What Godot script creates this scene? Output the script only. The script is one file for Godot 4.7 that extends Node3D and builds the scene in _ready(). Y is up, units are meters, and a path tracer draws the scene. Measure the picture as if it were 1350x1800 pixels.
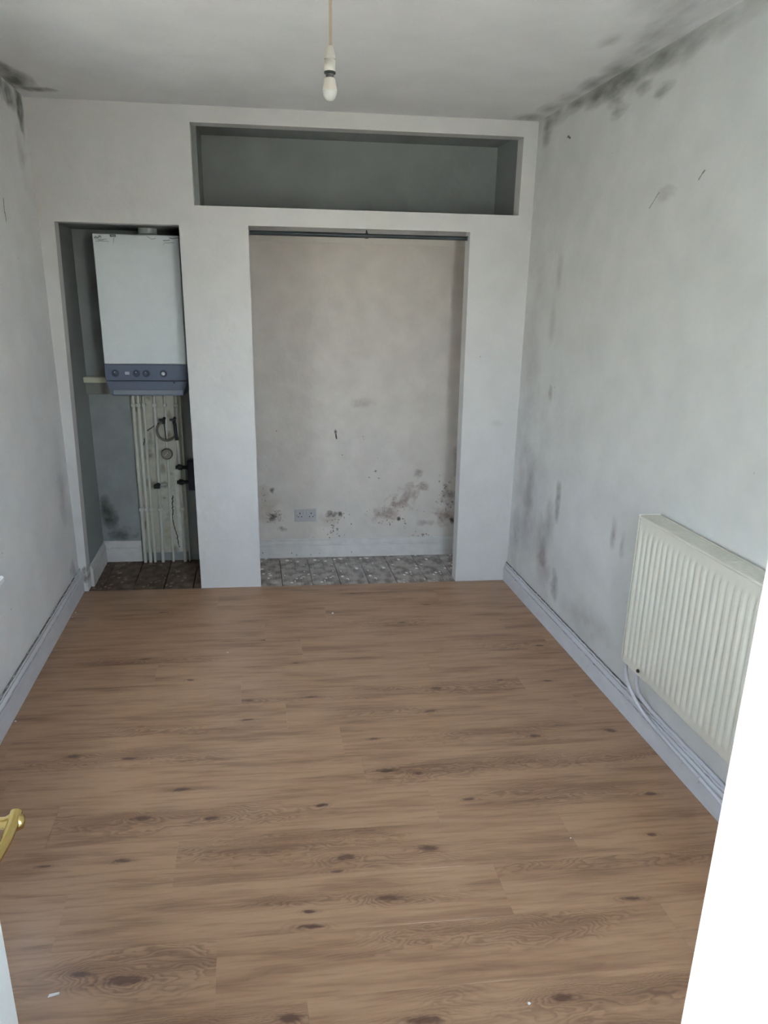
extends Node3D
# An empty box room seen from its doorway: white partition with a boiler closet, an open alcove
# and a long niche above, laminate floor, radiator, damp stains, pendant bulb. Daylight comes from
# behind the camera, through a porch, the open door and the window beside it.

const K := 0.0693          # the partition, the alcove and the laminate run a little askew
const XR := 2.5756         # right wall face
const H := 2.6
const TH := 0.0692
const WIN := [1.47, 2.02, 0.80, 2.20]      # room window beside the door: x from, to; y from, to
const LWIN := [1.415, 1.765, 0.648, 1.90]     # room window in the left wall: z from, to; y from, to
const HWIN := [4.10, 4.70, 0.85, 2.10]     # porch window beside the camera: z from, to; y from, to
const DEEP := -0.52        # back wall of alcove, measured from the partition face

var st: SurfaceTool
var sg := -1
var uo := Vector3.ZERO
var ua := Vector3(1, 0, 0)
var va := Vector3(0, -1, 0)
var noise_bytes: PackedByteArray
var rng := RandomNumberGenerator.new()
var gx := 1.0     # how far the next stains' ragged edges are drawn out along the picture's axes
var gy := 1.0

# ------------------------------------------------------------------ mesh helpers
func begin(smooth := -1):
	st = SurfaceTool.new()
	st.begin(Mesh.PRIMITIVE_TRIANGLES)
	sg = smooth
	uo = Vector3.ZERO
	ua = Vector3(1, 0, 0)
	va = Vector3(0, -1, 0)

func vert(p: Vector3):
	st.set_smooth_group(sg)
	st.set_uv(Vector2((p - uo).dot(ua), (p - uo).dot(va)))
	st.add_vertex(p)

func tri(a: Vector3, b: Vector3, c: Vector3):   # counter-clockwise from outside
	vert(a); vert(c); vert(b)

func quad(a: Vector3, b: Vector3, c: Vector3, d: Vector3):
	tri(a, b, c); tri(a, c, d)

func done(called: String, m: Material, parent: Node) -> MeshInstance3D:
	st.generate_normals()
	var o := MeshInstance3D.new()
	o.name = called
	o.mesh = st.commit()
	o.material_override = m
	parent.add_child(o, true)
	return o

func mesh_of() -> ArrayMesh:
	st.generate_normals()
	return st.commit()

func put(called: String, me: Mesh, m: Material, parent: Node, at := Vector3.ZERO) -> MeshInstance3D:
	var o := MeshInstance3D.new()
	o.name = called
	o.mesh = me
	o.material_override = m
	parent.add_child(o, true)
	o.position = at
	return o

func hexa(p: Array):   # 8 corners: bottom 0-3 counter-clockwise from above, top 4-7
	quad(p[3], p[2], p[1], p[0])
	quad(p[4], p[5], p[6], p[7])
	for i in 4:
		var j = (i + 1) % 4
		quad(p[i], p[j], p[j + 4], p[i + 4])

func box(a: Vector3, b: Vector3):
	hexa([Vector3(a.x, a.y, b.z), Vector3(b.x, a.y, b.z), Vector3(b.x, a.y, a.z), Vector3(a.x, a.y, a.z),
		Vector3(a.x, b.y, b.z), Vector3(b.x, b.y, b.z), Vector3(b.x, b.y, a.z), Vector3(a.x, b.y, a.z)])

func bbox(a: Vector3, b: Vector3, r: float):   # chamfered box
	var c := (a + b) * 0.5
	var h := (b - a) * 0.5
	var q := func(sx: int, sy: int, sz: int, ax: int) -> Vector3:
		var e := Vector3(h.x - (0.0 if ax == 0 else r), h.y - (0.0 if ax == 1 else r), h.z - (0.0 if ax == 2 else r))
		return c + Vector3(sx * e.x, sy * e.y, sz * e.z)
	for s in [-1, 1]:
		var f0 = [q.call(s, -1, -1, 0), q.call(s, 1, -1, 0), q.call(s, 1, 1, 0), q.call(s, -1, 1, 0)]
		var f1 = [q.call(-1, s, -1, 1), q.call(-1, s, 1, 1), q.call(1, s, 1, 1), q.call(1, s, -1, 1)]
		var f2 = [q.call(-1, -1, s, 2), q.call(1, -1, s, 2), q.call(1, 1, s, 2), q.call(-1, 1, s, 2)]
		for f in [f0, f1, f2]:
			if s > 0: quad(f[0], f[1], f[2], f[3])
			else: quad(f[3], f[2], f[1], f[0])
	for s in [-1, 1]:
		for t in [-1, 1]:
			var fl: bool = s * t > 0
			oquad(q.call(s, t, -1, 0), q.call(s, t, 1, 0), q.call(s, t, 1, 1), q.call(s, t, -1, 1), c)
			oquad(q.call(s, -1, t, 0), q.call(s, 1, t, 0), q.call(s, 1, t, 2), q.call(s, -1, t, 2), c)
			oquad(q.call(-1, s, t, 1), q.call(1, s, t, 1), q.call(1, s, t, 2), q.call(-1, s, t, 2), c)
			for w in [-1, 1]:
				otri(q.call(s, t, w, 0), q.call(s, t, w, 1), q.call(s, t, w, 2), c)

func otri(a: Vector3, b: Vector3, c: Vector3, from: Vector3):   # turned to face away from a point
	if (b - a).cross(c - a).dot((a + b + c) / 3.0 - from) > 0: tri(a, b, c)
	else: tri(a, c, b)

func oquad(a: Vector3, b: Vector3, c: Vector3, d: Vector3, from: Vector3):
	if (b - a).cross(c - a).dot((a + c) * 0.5 - from) > 0: quad(a, b, c, d)
	else: quad(d, c, b, a)

func tube(pts: Array, r: float, n := 12, caps := true):
	var rings := []
	var up := Vector3(0.123, 0.94, 0.31).normalized()
	for i in pts.size():
		var d: Vector3
		if i == 0: d = pts[1] - pts[0]
		elif i == pts.size() - 1: d = pts[i] - pts[i - 1]
		else: d = (pts[i] - pts[i - 1]).normalized() + (pts[i + 1] - pts[i]).normalized()
		d = d.normalized()
		if absf(d.dot(up)) > 0.97: up = Vector3(0.9, 0.1, 0.42).normalized()
		var e := d.cross(up).normalized()
		var f := d.cross(e).normalized()
		up = -f if i > 0 else up
		var ring := []
		for j in n:
			var a := TAU * j / n
			ring.append(pts[i] + (e * cos(a) + f * sin(a)) * r)
		rings.append(ring)
	for i in rings.size() - 1:
		for j in n:
			var j2 := (j + 1) % n
			oquad(rings[i][j], rings[i][j2], rings[i + 1][j2], rings[i + 1][j], (pts[i] + pts[i + 1]) * 0.5)
	if caps:
		var keep := sg
		sg = -1
		for j in range(1, n - 1):
			otri(rings[0][0], rings[0][j], rings[0][j + 1], pts[1])
			otri(rings[-1][0], rings[-1][j], rings[-1][j + 1], pts[-2])
		sg = keep

func lathe(prof: Array, at: Vector3, axis := Vector3.UP, n := 24):   # prof: [radius, height]
	var e := axis.cross(Vector3(0.31, 0.2, 0.93) if absf(axis.y) > 0.9 else Vector3.UP).normalized()
	var f := axis.cross(e).normalized()
	for i in prof.size() - 1:
		var p0 = prof[i]
		var p1 = prof[i + 1]
		for j in n:
			var a := TAU * j / n
			var b := TAU * (j + 1) / n
			var da := e * cos(a) + f * sin(a)
			var db := e * cos(b) + f * sin(b)
			var A: Vector3 = at + axis * p0[1] + da * p0[0]
			var B: Vector3 = at + axis * p0[1] + db * p0[0]
			var C: Vector3 = at + axis * p1[1] + db * p1[0]
			var D: Vector3 = at + axis * p1[1] + da * p1[0]
			# e, f, axis: f = axis x e, so a grows counter-clockwise about the axis
			if p0[0] > 1e-6: tri(A, B, C)
			if p1[0] > 1e-6: tri(A, C, D)

func extrude(prof: Array, a: Vector3, b: Vector3, out: Vector3):   # prof: [outwards, up], bottom to top
	var pa := []
	var pb := []
	for p in prof:
		pa.append(a + out * p[0] + Vector3.UP * p[1])
		pb.append(b + out * p[0] + Vector3.UP * p[1])
	var mid := (a + b) * 0.5 - out * 0.2 + Vector3.UP * float(prof[0][1]) * 0.5
	for i in prof.size() - 1:
		var c: Vector3 = (b - a).cross(pa[i + 1] - pa[i])
		if c.dot(out + Vector3(0, 0.001, 0)) >= -1e-9 or (absf(c.normalized().y) > 0.99 and c.y > 0): quad(pa[i], pb[i], pb[i + 1], pa[i + 1])
		else: quad(pa[i + 1], pb[i + 1], pb[i], pa[i])
	for i in range(1, prof.size() - 1):
		otri(pa[0], pa[i], pa[i + 1], mid)
		otri(pb[0], pb[i], pb[i + 1], mid)

func slab_with_holes(xs: Array, ys: Array, holes: Array, f: Callable):
	# a wall of cells; f(x, y, side) gives the point, side 0 front (+), 1 back
	xs.sort()
	ys.sort()
	var solid := func(i: int, j: int) -> bool:
		if i < 0 or j < 0 or i >= xs.size() - 1 or j >= ys.size() - 1: return false
		var mx: float = (xs[i] + xs[i + 1]) * 0.5
		var my: float = (ys[j] + ys[j + 1]) * 0.5
		for h in holes:
			if mx > h[0] and mx < h[1] and my > h[2] and my < h[3]: return false
		return true
	for i in xs.size() - 1:
		for j in ys.size() - 1:
			if not solid.call(i, j): continue
			var a = [f.call(xs[i], ys[j], 0), f.call(xs[i + 1], ys[j], 0), f.call(xs[i + 1], ys[j + 1], 0), f.call(xs[i], ys[j + 1], 0)]
			var b = [f.call(xs[i], ys[j], 1), f.call(xs[i + 1], ys[j], 1), f.call(xs[i + 1], ys[j + 1], 1), f.call(xs[i], ys[j + 1], 1)]
			var c := Vector3.ZERO
			for p in a: c += p / 8.0
			for p in b: c += p / 8.0
			oquad(a[0], a[1], a[2], a[3], c)
			oquad(b[0], b[1], b[2], b[3], c)
			if not solid.call(i - 1, j): oquad(a[0], a[3], b[3], b[0], c)
			if not solid.call(i + 1, j): oquad(a[1], a[2], b[2], b[1], c)
			if not solid.call(i, j - 1): oquad(a[0], a[1], b[1], b[0], c)
			if not solid.call(i, j + 1): oquad(a[3], a[2], b[2], b[3], c)

func P(x: float, y: float, off: float) -> Vector3:   # a point in the askew frame of the partition
	return Vector3(x, y, off + K * x)

func pbox(x0: float, x1: float, y0: float, y1: float, o0: float, o1: float):
	hexa([P(x0, y0, o1), P(x1, y0, o1), P(x1, y0, o0), P(x0, y0, o0), P(x0, y1, o1), P(x1, y1, o1), P(x1, y1, o0), P(x0, y1, o0)])

# ------------------------------------------------------------------ nodes
func structure(o: Node, label := "") -> Node:
	o.set_meta("kind", "structure")
	if label: o.set_meta("label", label)
	return o

func thing(called: String, label: String, category: String, at := Vector3.ZERO, turn := 0.0, group := "") -> Node3D:
	var o := Node3D.new()
	o.name = called
	add_child(o, true)
	o.position = at
	o.rotation.y = turn
	tag(o, label, category, group)
	return o

func tag(o: Node, label: String, category: String, group := ""):
	o.set_meta("label", label)
	o.set_meta("category", category)
	if group: o.set_meta("group", group)

# ------------------------------------------------------------------ materials and textures
func mat(c: Color, rough := 0.6, metal := 0.0, tex: Texture2D = null) -> StandardMaterial3D:
	var m := StandardMaterial3D.new()
	m.albedo_color = c
	m.roughness = rough
	m.metallic = metal
	if tex: m.albedo_texture = tex
	return m

func nz(x: float, y: float) -> float:   # seamless fractal noise, 0..1, 512 cells
	return noise_bytes[(int(y) & 511) * 512 + (int(x) & 511)] / 255.0

func ns(x: float, y: float) -> float:   # the same, smoothed between cells
	var i := floori(x)
	var j := floori(y)
	var fx := x - i
	var fy := y - j
	var r0 := (j & 511) * 512
	var r1 := ((j + 1) & 511) * 512
	var c0 := i & 511
	var c1 := (i + 1) & 511
	return (lerpf(lerpf(noise_bytes[r0 + c0], noise_bytes[r0 + c1], fx), lerpf(noise_bytes[r1 + c0], noise_bytes[r1 + c1], fx), fy)) / 255.0

func layer(sd: int, freq: float, squeeze: float, w: int, h: int) -> PackedByteArray:   # noise drawn out along x
	var n := FastNoiseLite.new()
	n.seed = sd
	n.frequency = freq
	n.fractal_octaves = 4
	var im := n.get_image(int(w * squeeze), h)
	im.convert(Image.FORMAT_L8)
	im.resize(w, h, Image.INTERPOLATE_CUBIC)
	return im.get_data()

func make_noise():
	var n := FastNoiseLite.new()
	n.seed = 11
	n.noise_type = FastNoiseLite.TYPE_SIMPLEX
	n.frequency = 0.02
	n.fractal_octaves = 5
	var im := n.get_seamless_image(512, 512)
	im.convert(Image.FORMAT_L8)
	noise_bytes = im.get_data()

func plain(w: int, h: int, amount: float, freq: float, sd: int, level := 0.94) -> Image:   # paint with faint roller mottling
	var n := FastNoiseLite.new()
	n.seed = sd
	n.frequency = freq
	n.fractal_octaves = 4
	var im := n.get_image(w, h)
	im.convert(Image.FORMAT_L8)
	var d := im.get_data()
	var out := PackedByteArray()
	out.resize(w * h * 3)
	for i in w * h:
		var v := int(255.0 * (level + amount * (d[i] / 255.0 - 0.5)))
		out[i * 3] = v
		out[i * 3 + 1] = v
		out[i * 3 + 2] = v
	return Image.create_from_data(w, h, false, Image.FORMAT_RGB8, out)

func stain(im: Image, ppm: float, x: float, y: float, rx: float, ry: float, c: Color, strength: float, grain := 1.0, bite := 0.8, lean := 0.0, hard := 1.5):
	# a patch of dirt or mould with a ragged outline; x, y in metres from the picture's top left
	var x0 := maxi(0, int((x - rx * 1.2 - absf(lean) * ry) * ppm))
	var x1 := mini(im.get_width() - 1, int((x + rx * 1.2 + absf(lean) * ry) * ppm))
	var y0 := maxi(0, int((y - ry * 1.2) * ppm))
	var y1 := mini(im.get_height() - 1, int((y + ry * 1.2) * ppm))
	var k := 256.0 / ppm * grain
	for j in range(y0, y1 + 1):
		for i in range(x0, x1 + 1):
			var dy := (j / ppm - y) / ry
			var dx := (i / ppm - x - lean * dy * ry) / rx
			var d := dx * dx + dy * dy
			if d > 1.3: continue
			var n := ns(i * k * gx + x * 911.0, j * k * gy + y * 577.0)
			var n2 := ns(i * k * 2.3 * gx + 77.0, j * k * 2.3 * gy + 191.0)
			var a := clampf((1.15 - sqrt(d) - bite * n) * hard, 0.0, 1.0) * (0.55 + 0.75 * n2) * strength
			if a > 0.004:
				im.set_pixel(i, j, im.get_pixel(i, j).lerp(c, clampf(a, 0.0, 0.95)))

func specks(im: Image, ppm: float, x: float, y: float, rx: float, ry: float, c: Color, count: int, size: float):
	# mould spots, each a small ragged dot
	for s in count:
		var px := (x + rng.randfn() * rx * 0.5) * ppm
		var py := (y + rng.randfn() * ry * 0.5) * ppm
		var r := size * ppm * rng.randf_range(0.35, 1.15)
		var st_ := rng.randf_range(0.4, 0.95)
		var e := rng.randf_range(0.6, 1.5)
		for j in range(maxi(0, int(py - r * 1.6)), mini(im.get_height() - 1, int(py + r * 1.6)) + 1):
			for i in range(maxi(0, int(px - r * 1.6)), mini(im.get_width() - 1, int(px + r * 1.6)) + 1):
				var d := Vector2((i - px) * e, (j - py) / e).length() / maxf(r, 0.6)
				var a := clampf(1.25 - d - 0.4 * nz(i * 9.0, j * 9.0), 0.0, 1.0) * st_
				if a > 0.01: im.set_pixel(i, j, im.get_pixel(i, j).lerp(c, a))

func scratch(im: Image, ppm: float, x0: float, y0: float, x1: float, y1: float, w: float, c: Color, strength: float):
	var n := int(Vector2(x1 - x0, y1 - y0).length() * ppm * 1.5) + 2
	for s in n:
		var t := float(s) / (n - 1)
		var wob := (ns(s * 1.5, 40.0 + x0 * 300.0) - 0.5) * w * 2.5
		var px := (lerpf(x0, x1, t) + wob * (y1 - y0) / (absf(y1 - y0) + absf(x1 - x0) + 0.001)) * ppm
		var py := (lerpf(y0, y1, t) + wob) * ppm
		var r := maxf(0.5, w * ppm * 0.5)
		for j in range(maxi(0, int(py - r)), mini(im.get_height() - 1, int(py + r)) + 1):
			for i in range(maxi(0, int(px - r)), mini(im.get_width() - 1, int(px + r)) + 1):
				im.set_pixel(i, j, im.get_pixel(i, j).lerp(c, strength * (0.4 + 0.6 * nz(s * 5.0, 9.0))))

func tex(im: Image) -> ImageTexture:
	im.generate_mipmaps()
	return ImageTexture.create_from_image(im)

var relief: ImageTexture
func plaster_relief():
	var n := FastNoiseLite.new()
	n.seed = 5
	n.frequency = 0.035
	n.fractal_octaves = 4
	var im := n.get_seamless_image(512, 512)
	im.convert(Image.FORMAT_RGBA8)
	im.bump_map_to_normal_map(2.0)
	relief = tex(im)

func painted(im: Image, tint: Color, rough: float, bumpy := 0.25) -> StandardMaterial3D:
	var m := mat(tint, rough, 0.0, tex(im))
	m.normal_enabled = true
	m.normal_texture = relief
	m.normal_scale = bumpy
	return m

# ------------------------------------------------------------------ the laminate's print
const ROW0 := -0.068
const PITCH := 0.197
const FPM := 500.0
const FW := 1300       # pixels across 2.6 m
const FH := 2000       # pixels along 4.0 m
# joints of each row, in metres from the left wall
const JOINTS := [[0.35, 1.63], [0.80, 2.08], [0.12, 1.40], [1.06, 2.34], [1.238, 2.50], [0.55, 1.83], [0.942, 2.22], [1.132, 2.41], [0.06, 1.342], [0.12, 1.40],
	[0.334, 1.614], [0.75, 2.03], [0.45, 1.73], [0.89, 2.17], [1.119, 2.40], [0.60, 1.88], [0.25, 1.53], [0.95, 2.23], [0.40, 1.68], [0.8, 2.1]]

func plank_of(x: float, off: float) -> Vector2i:
	var r := clampi(int(floor((off - ROW0) / PITCH)), 0, 19)
	var j = JOINTS[r]
	return Vector2i(r, 0 if x < j[0] else (1 if x < j[1] else 2))

func laminate_image() -> Image:
	var F := PackedFloat32Array()
	var D := PackedFloat32Array()
	F.resize(FW * FH)
	D.resize(FW * FH)
	# knots: x, off, size; the figure of the grain closes round each one
	var knots := [[0.962,1.272,.8],[1.249,1.273,.8],[1.825,1.240,1.2],[1.741,1.424,.8],[2.121,1.646,.9],[1.463,1.604,.7],[0.981,1.433,.9],[0.328,1.622,.9],[0.548,1.649,.9],[0.739,1.852,.9],[1.593,1.829,.8],[1.456,1.803,1.3],[1.732,1.991,.8],[1.214,1.976,.8],[0.611,1.992,1.1],[0.843,2.014,1.0],[0.586,2.180,.8],[1.246,2.219,1.1],[1.252,2.280,.6],[1.559,2.212,1.1],[1.399,2.392,1.0],[1.149,2.419,.5],[1.136,2.47,.9],[0.560,2.558,1.0],[0.674,2.598,1.9],[2.439,1.638,1.0],[1.761,2.757,1.0],[1.377,2.776,1.2],[2.307,2.222,.7],[1.095,2.740,1.0],[0.347,2.174,.5],[1.055,0.703,.7],[0.699,1.080,.7],[2.132,1.198,.6],[2.340,1.226,.6],[2.411,2.019,.8],[0.516,0.329,.8],[1.587,0.143,.7],
		[2.45,0.88,.7],[1.79,0.56,.7],[0.47,0.86,.8],[2.0,0.33,.7],[1.2,0.96,.6],[2.1,2.47,.8],[1.9,3.0,1.0],[0.9,3.1,1.0],[1.5,3.3,.9],[2.2,3.2,.9],[0.3,2.9,.9],[1.0,3.6,.9]]
	# flames: x, off, half length, half width, height
	var flames := [[1.498,1.408,.16,.05,5.0],[1.66,2.53,.34,.05,7.0],[2.091,2.299,.30,.045,6.0],[1.0,2.155,.36,.055,7.0],[0.78,2.55,.30,.07,6.0],[1.72,1.80,.40,.055,6.0],[2.1,1.98,.28,.05,6.0],[0.62,1.47,.22,.04,5.0],[1.45,2.25,.2,.04,4.0],[1.311,2.388,.3,.035,5.0],[2.3,.854,.3,.05,5.0],[1.70,.53,.3,.05,5.0],[.5,.87,.35,.05,5.0],[2.25,1.79,.28,.05,6.0],[1.0,1.28,.35,.05,5.0],[.5,1.65,.35,.05,5.0],[.7,2.0,.4,.05,6.0],[1.95,1.6,.3,.05,5.0],[1.9,2.76,.4,.06,6.0],[2.0,1.24,.35,.05,5.0],[1.0,2.75,.35,.05,5.0],[1.3,3.1,.4,.06,6.0],[.5,3.0,.4,.06,6.0],[2.0,3.3,.4,.06,6.0]]
	for f in flames + knots:
		var kn: bool = f.size() == 3
		var lx: float = 0.070 * f[2] if kn else f[2]
		var ly: float = 0.019 * f[2] if kn else f[3]
		var amp: float = 3.2 if kn else f[4]
		var home := plank_of(f[0], f[1])
		for j in range(maxi(0, int((f[1] - ly * 2.6) * FPM)), mini(FH - 1, int((f[1] + ly * 2.6) * FPM))):
			for i in range(maxi(0, int((f[0] - lx * 2.4) * FPM)), mini(FW - 1, int((f[0] + lx * 2.4) * FPM))):
				var x := i / FPM
				var o := j / FPM
				if plank_of(x, o) != home: continue
				var wx := ns(i * 0.30 + f[1] * 999.0, j * 0.8) - 0.5
				var wy := ns(i * 0.22 + f[0] * 333.0, j * 0.7 + f[0] * 700.0) - 0.5
				var dx: float = (x - f[0]) / lx + wx * 1.1
				var dy: float = (o - f[1]) / ly + wy * 1.3
				var g := exp(-dx * dx - dy * dy)
				F[j * FW + i] += amp * g
				if kn:
					var q := exp(-(dx * dx) * 5.0 - dy * dy * 3.6)
					D[j * FW + i] += 0.95 * clampf(q * 1.6 - 0.55 * nz(i * 4.0, j * 9.0), 0.0, 1.0) + 0.16 * g
				else:
					D[j * FW + i] += 0.10 * g
	var light := Color(0.680, 0.540, 0.418)
	var mid := Color(0.615, 0.475, 0.362)
	var dark := Color(0.440, 0.318, 0.235)
	var deep := Color(0.330, 0.230, 0.180)
	var out := PackedByteArray()
	out.resize(FW * FH * 3)
	var lw := FW + 700
	var lh := FH + 300
	var LB := layer(41, 0.022, 0.13, lw, lh)
	var LS := layer(42, 0.10, 0.06, lw, lh)
	var LF := layer(43, 0.33, 0.07, lw, lh)
	var LW := layer(44, 0.012, 0.20, lw, lh)
	for j in FH:
		var o := j / FPM
		var r := plank_of(0.0, o).x
		var cuts = [0, int(JOINTS[r][0] * FPM), int(JOINTS[r][1] * FPM), FW]
		for part in 3:
			rng.seed = r * 31 + part * 7 + 900
			var t0 := rng.randf_range(-0.16, 0.16)
			var oi := rng.randi() % 700
			var oj := rng.randi() % 300
			var row := (j + oj) * lw
			var lines := rng.randf_range(60.0, 95.0)
			for i in range(cuts[part], mini(FW, cuts[part + 1])):
				var idx := j * FW + i
				var at := row + i + oi
				var band := LB[at] / 255.0
				var streak := LS[at] / 255.0
				var fine := LF[at] / 255.0
				var warp := LW[at] / 255.0
				var ph := o * lines + warp * 6.0 + F[idx]
				var saw := fposmod(ph, 1.0)
				var line := clampf(saw * 1.5 - 0.42, 0.0, 1.0) * clampf((1.0 - saw) * 7.0, 0.0, 1.0)
				var seen := clampf(0.05 + absf(F[idx]) * 0.16 + (band - 0.55) * 0.8, 0.05, 0.62)
				var a := 0.40 + t0 + (band - 0.5) * 1.6 + (streak - 0.5) * 0.9
				var c := light.lerp(mid, clampf(a, 0.0, 1.0))
				c = c.lerp(dark, clampf(line * seen + clampf(streak - 0.56, 0.0, 1.0) * 0.75 + clampf(fine - 0.5, 0.0, 1.0) * 0.34 + clampf(band - 0.64, 0.0, 1.0) * 1.3, 0.0, 0.75))
				c = c.lerp(deep, clampf(D[idx] * (0.7 + 0.5 * line), 0.0, 0.85))
				out[idx * 3] = int(c.r * 255.0)
				out[idx * 3 + 1] = int(c.g * 255.0)
				out[idx * 3 + 2] = int(c.b * 255.0)
	rng.seed = 77
	return Image.create_from_data(FW, FH, false, Image.FORMAT_RGB8, out)

func board_image(sd: int) -> Image:   # old bare floorboard with paint drips
	var w := 200
	var h := 640
	var im := Image.create_empty(w, h, false, Image.FORMAT_RGB8)
	var side := layer(60 + sd, 0.08, 0.06, h, w)     # drawn out along the board
	var grain := PackedByteArray()
	grain.resize(w * h)
	for j in h:
		for i in w: grain[j * w + i] = side[i * h + j]
	for j in h:
		for i in w:
			var g := grain[j * w + i] / 255.0
			var b := ns(i * 0.5 + sd * 53, j * 0.4 + sd * 17)
			var c := Color(0.70, 0.67, 0.645).lerp(Color(0.52, 0.49, 0.465), clampf(0.35 + (g - 0.5) * 0.8 + (b - 0.5) * 1.8, 0.0, 1.0))
			im.set_pixel(i, j, c)
	for s in 7:
		stain(im, 1000.0, rng.randf() * 0.2, rng.randf() * 0.64, rng.randf_range(0.02, 0.06), rng.randf_range(0.02, 0.06), Color(0.84, 0.83, 0.81), 0.5, 1.2, 0.85)
	for s in 16:
		stain(im, 1000.0, rng.randf() * 0.2, rng.randf() * 0.56, rng.randf_range(0.004, 0.016), rng.randf_range(0.008, 0.022), Color(0.95, 0.95, 0.93), 1.0, 3.0, 0.5, 0.0, 4.0)
	specks(im, 1000.0, 0.1, 0.36, 0.16, 0.40, Color(0.25, 0.22, 0.20), 5, 0.008)
	return im

# ------------------------------------------------------------------ build
func _ready():
	rng.seed = 4
	var cam := Camera3D.new()
	cam.name = "camera"
	add_child(cam)
	cam.position = Vector3(1.0371, 1.7055, 4.1321)
	cam.rotation = Vector3(-0.2958, -0.1865, 0.0184)
	cam.fov = 71.74
	cam.near = 0.02
	cam.current = true
	var env := Environment.new()
	var sky := Sky.new()
	var psm := ProceduralSkyMaterial.new()      # an even, pale, half clouded sky
	psm.sky_top_color = Color(0.74, 0.83, 0.94)
	psm.sky_horizon_color = Color(0.90, 0.93, 0.95)
	psm.ground_horizon_color = Color(0.84, 0.84, 0.81)
	psm.ground_bottom_color = Color(0.74, 0.735, 0.70)
	psm.sky_energy_multiplier = 4.0
	psm.ground_energy_multiplier = 4.0
	sky.sky_material = psm
	env.background_mode = Environment.BG_SKY
	env.sky = sky
	env.tonemap_mode = Environment.TONE_MAPPER_LINEAR
	env.tonemap_exposure = 2.2
	env.sdfgi_enabled = true
	env.ssao_enabled = true
	env.ssil_enabled = true
	var we := WorldEnvironment.new()
	we.name = "daylight"
	we.environment = env
	add_child(we)

	make_noise()
	plaster_relief()
	build_shell()
	build_floors()
	build_trim()
	build_windows()
	build_doorway()
	build_radiator()
	build_closet()
	build_alcove_things()
	build_pendant()
	build_debris()

const MOULD := Color(0.38, 0.385, 0.355)
const DAMP := Color(0.64, 0.61, 0.61)

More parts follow.
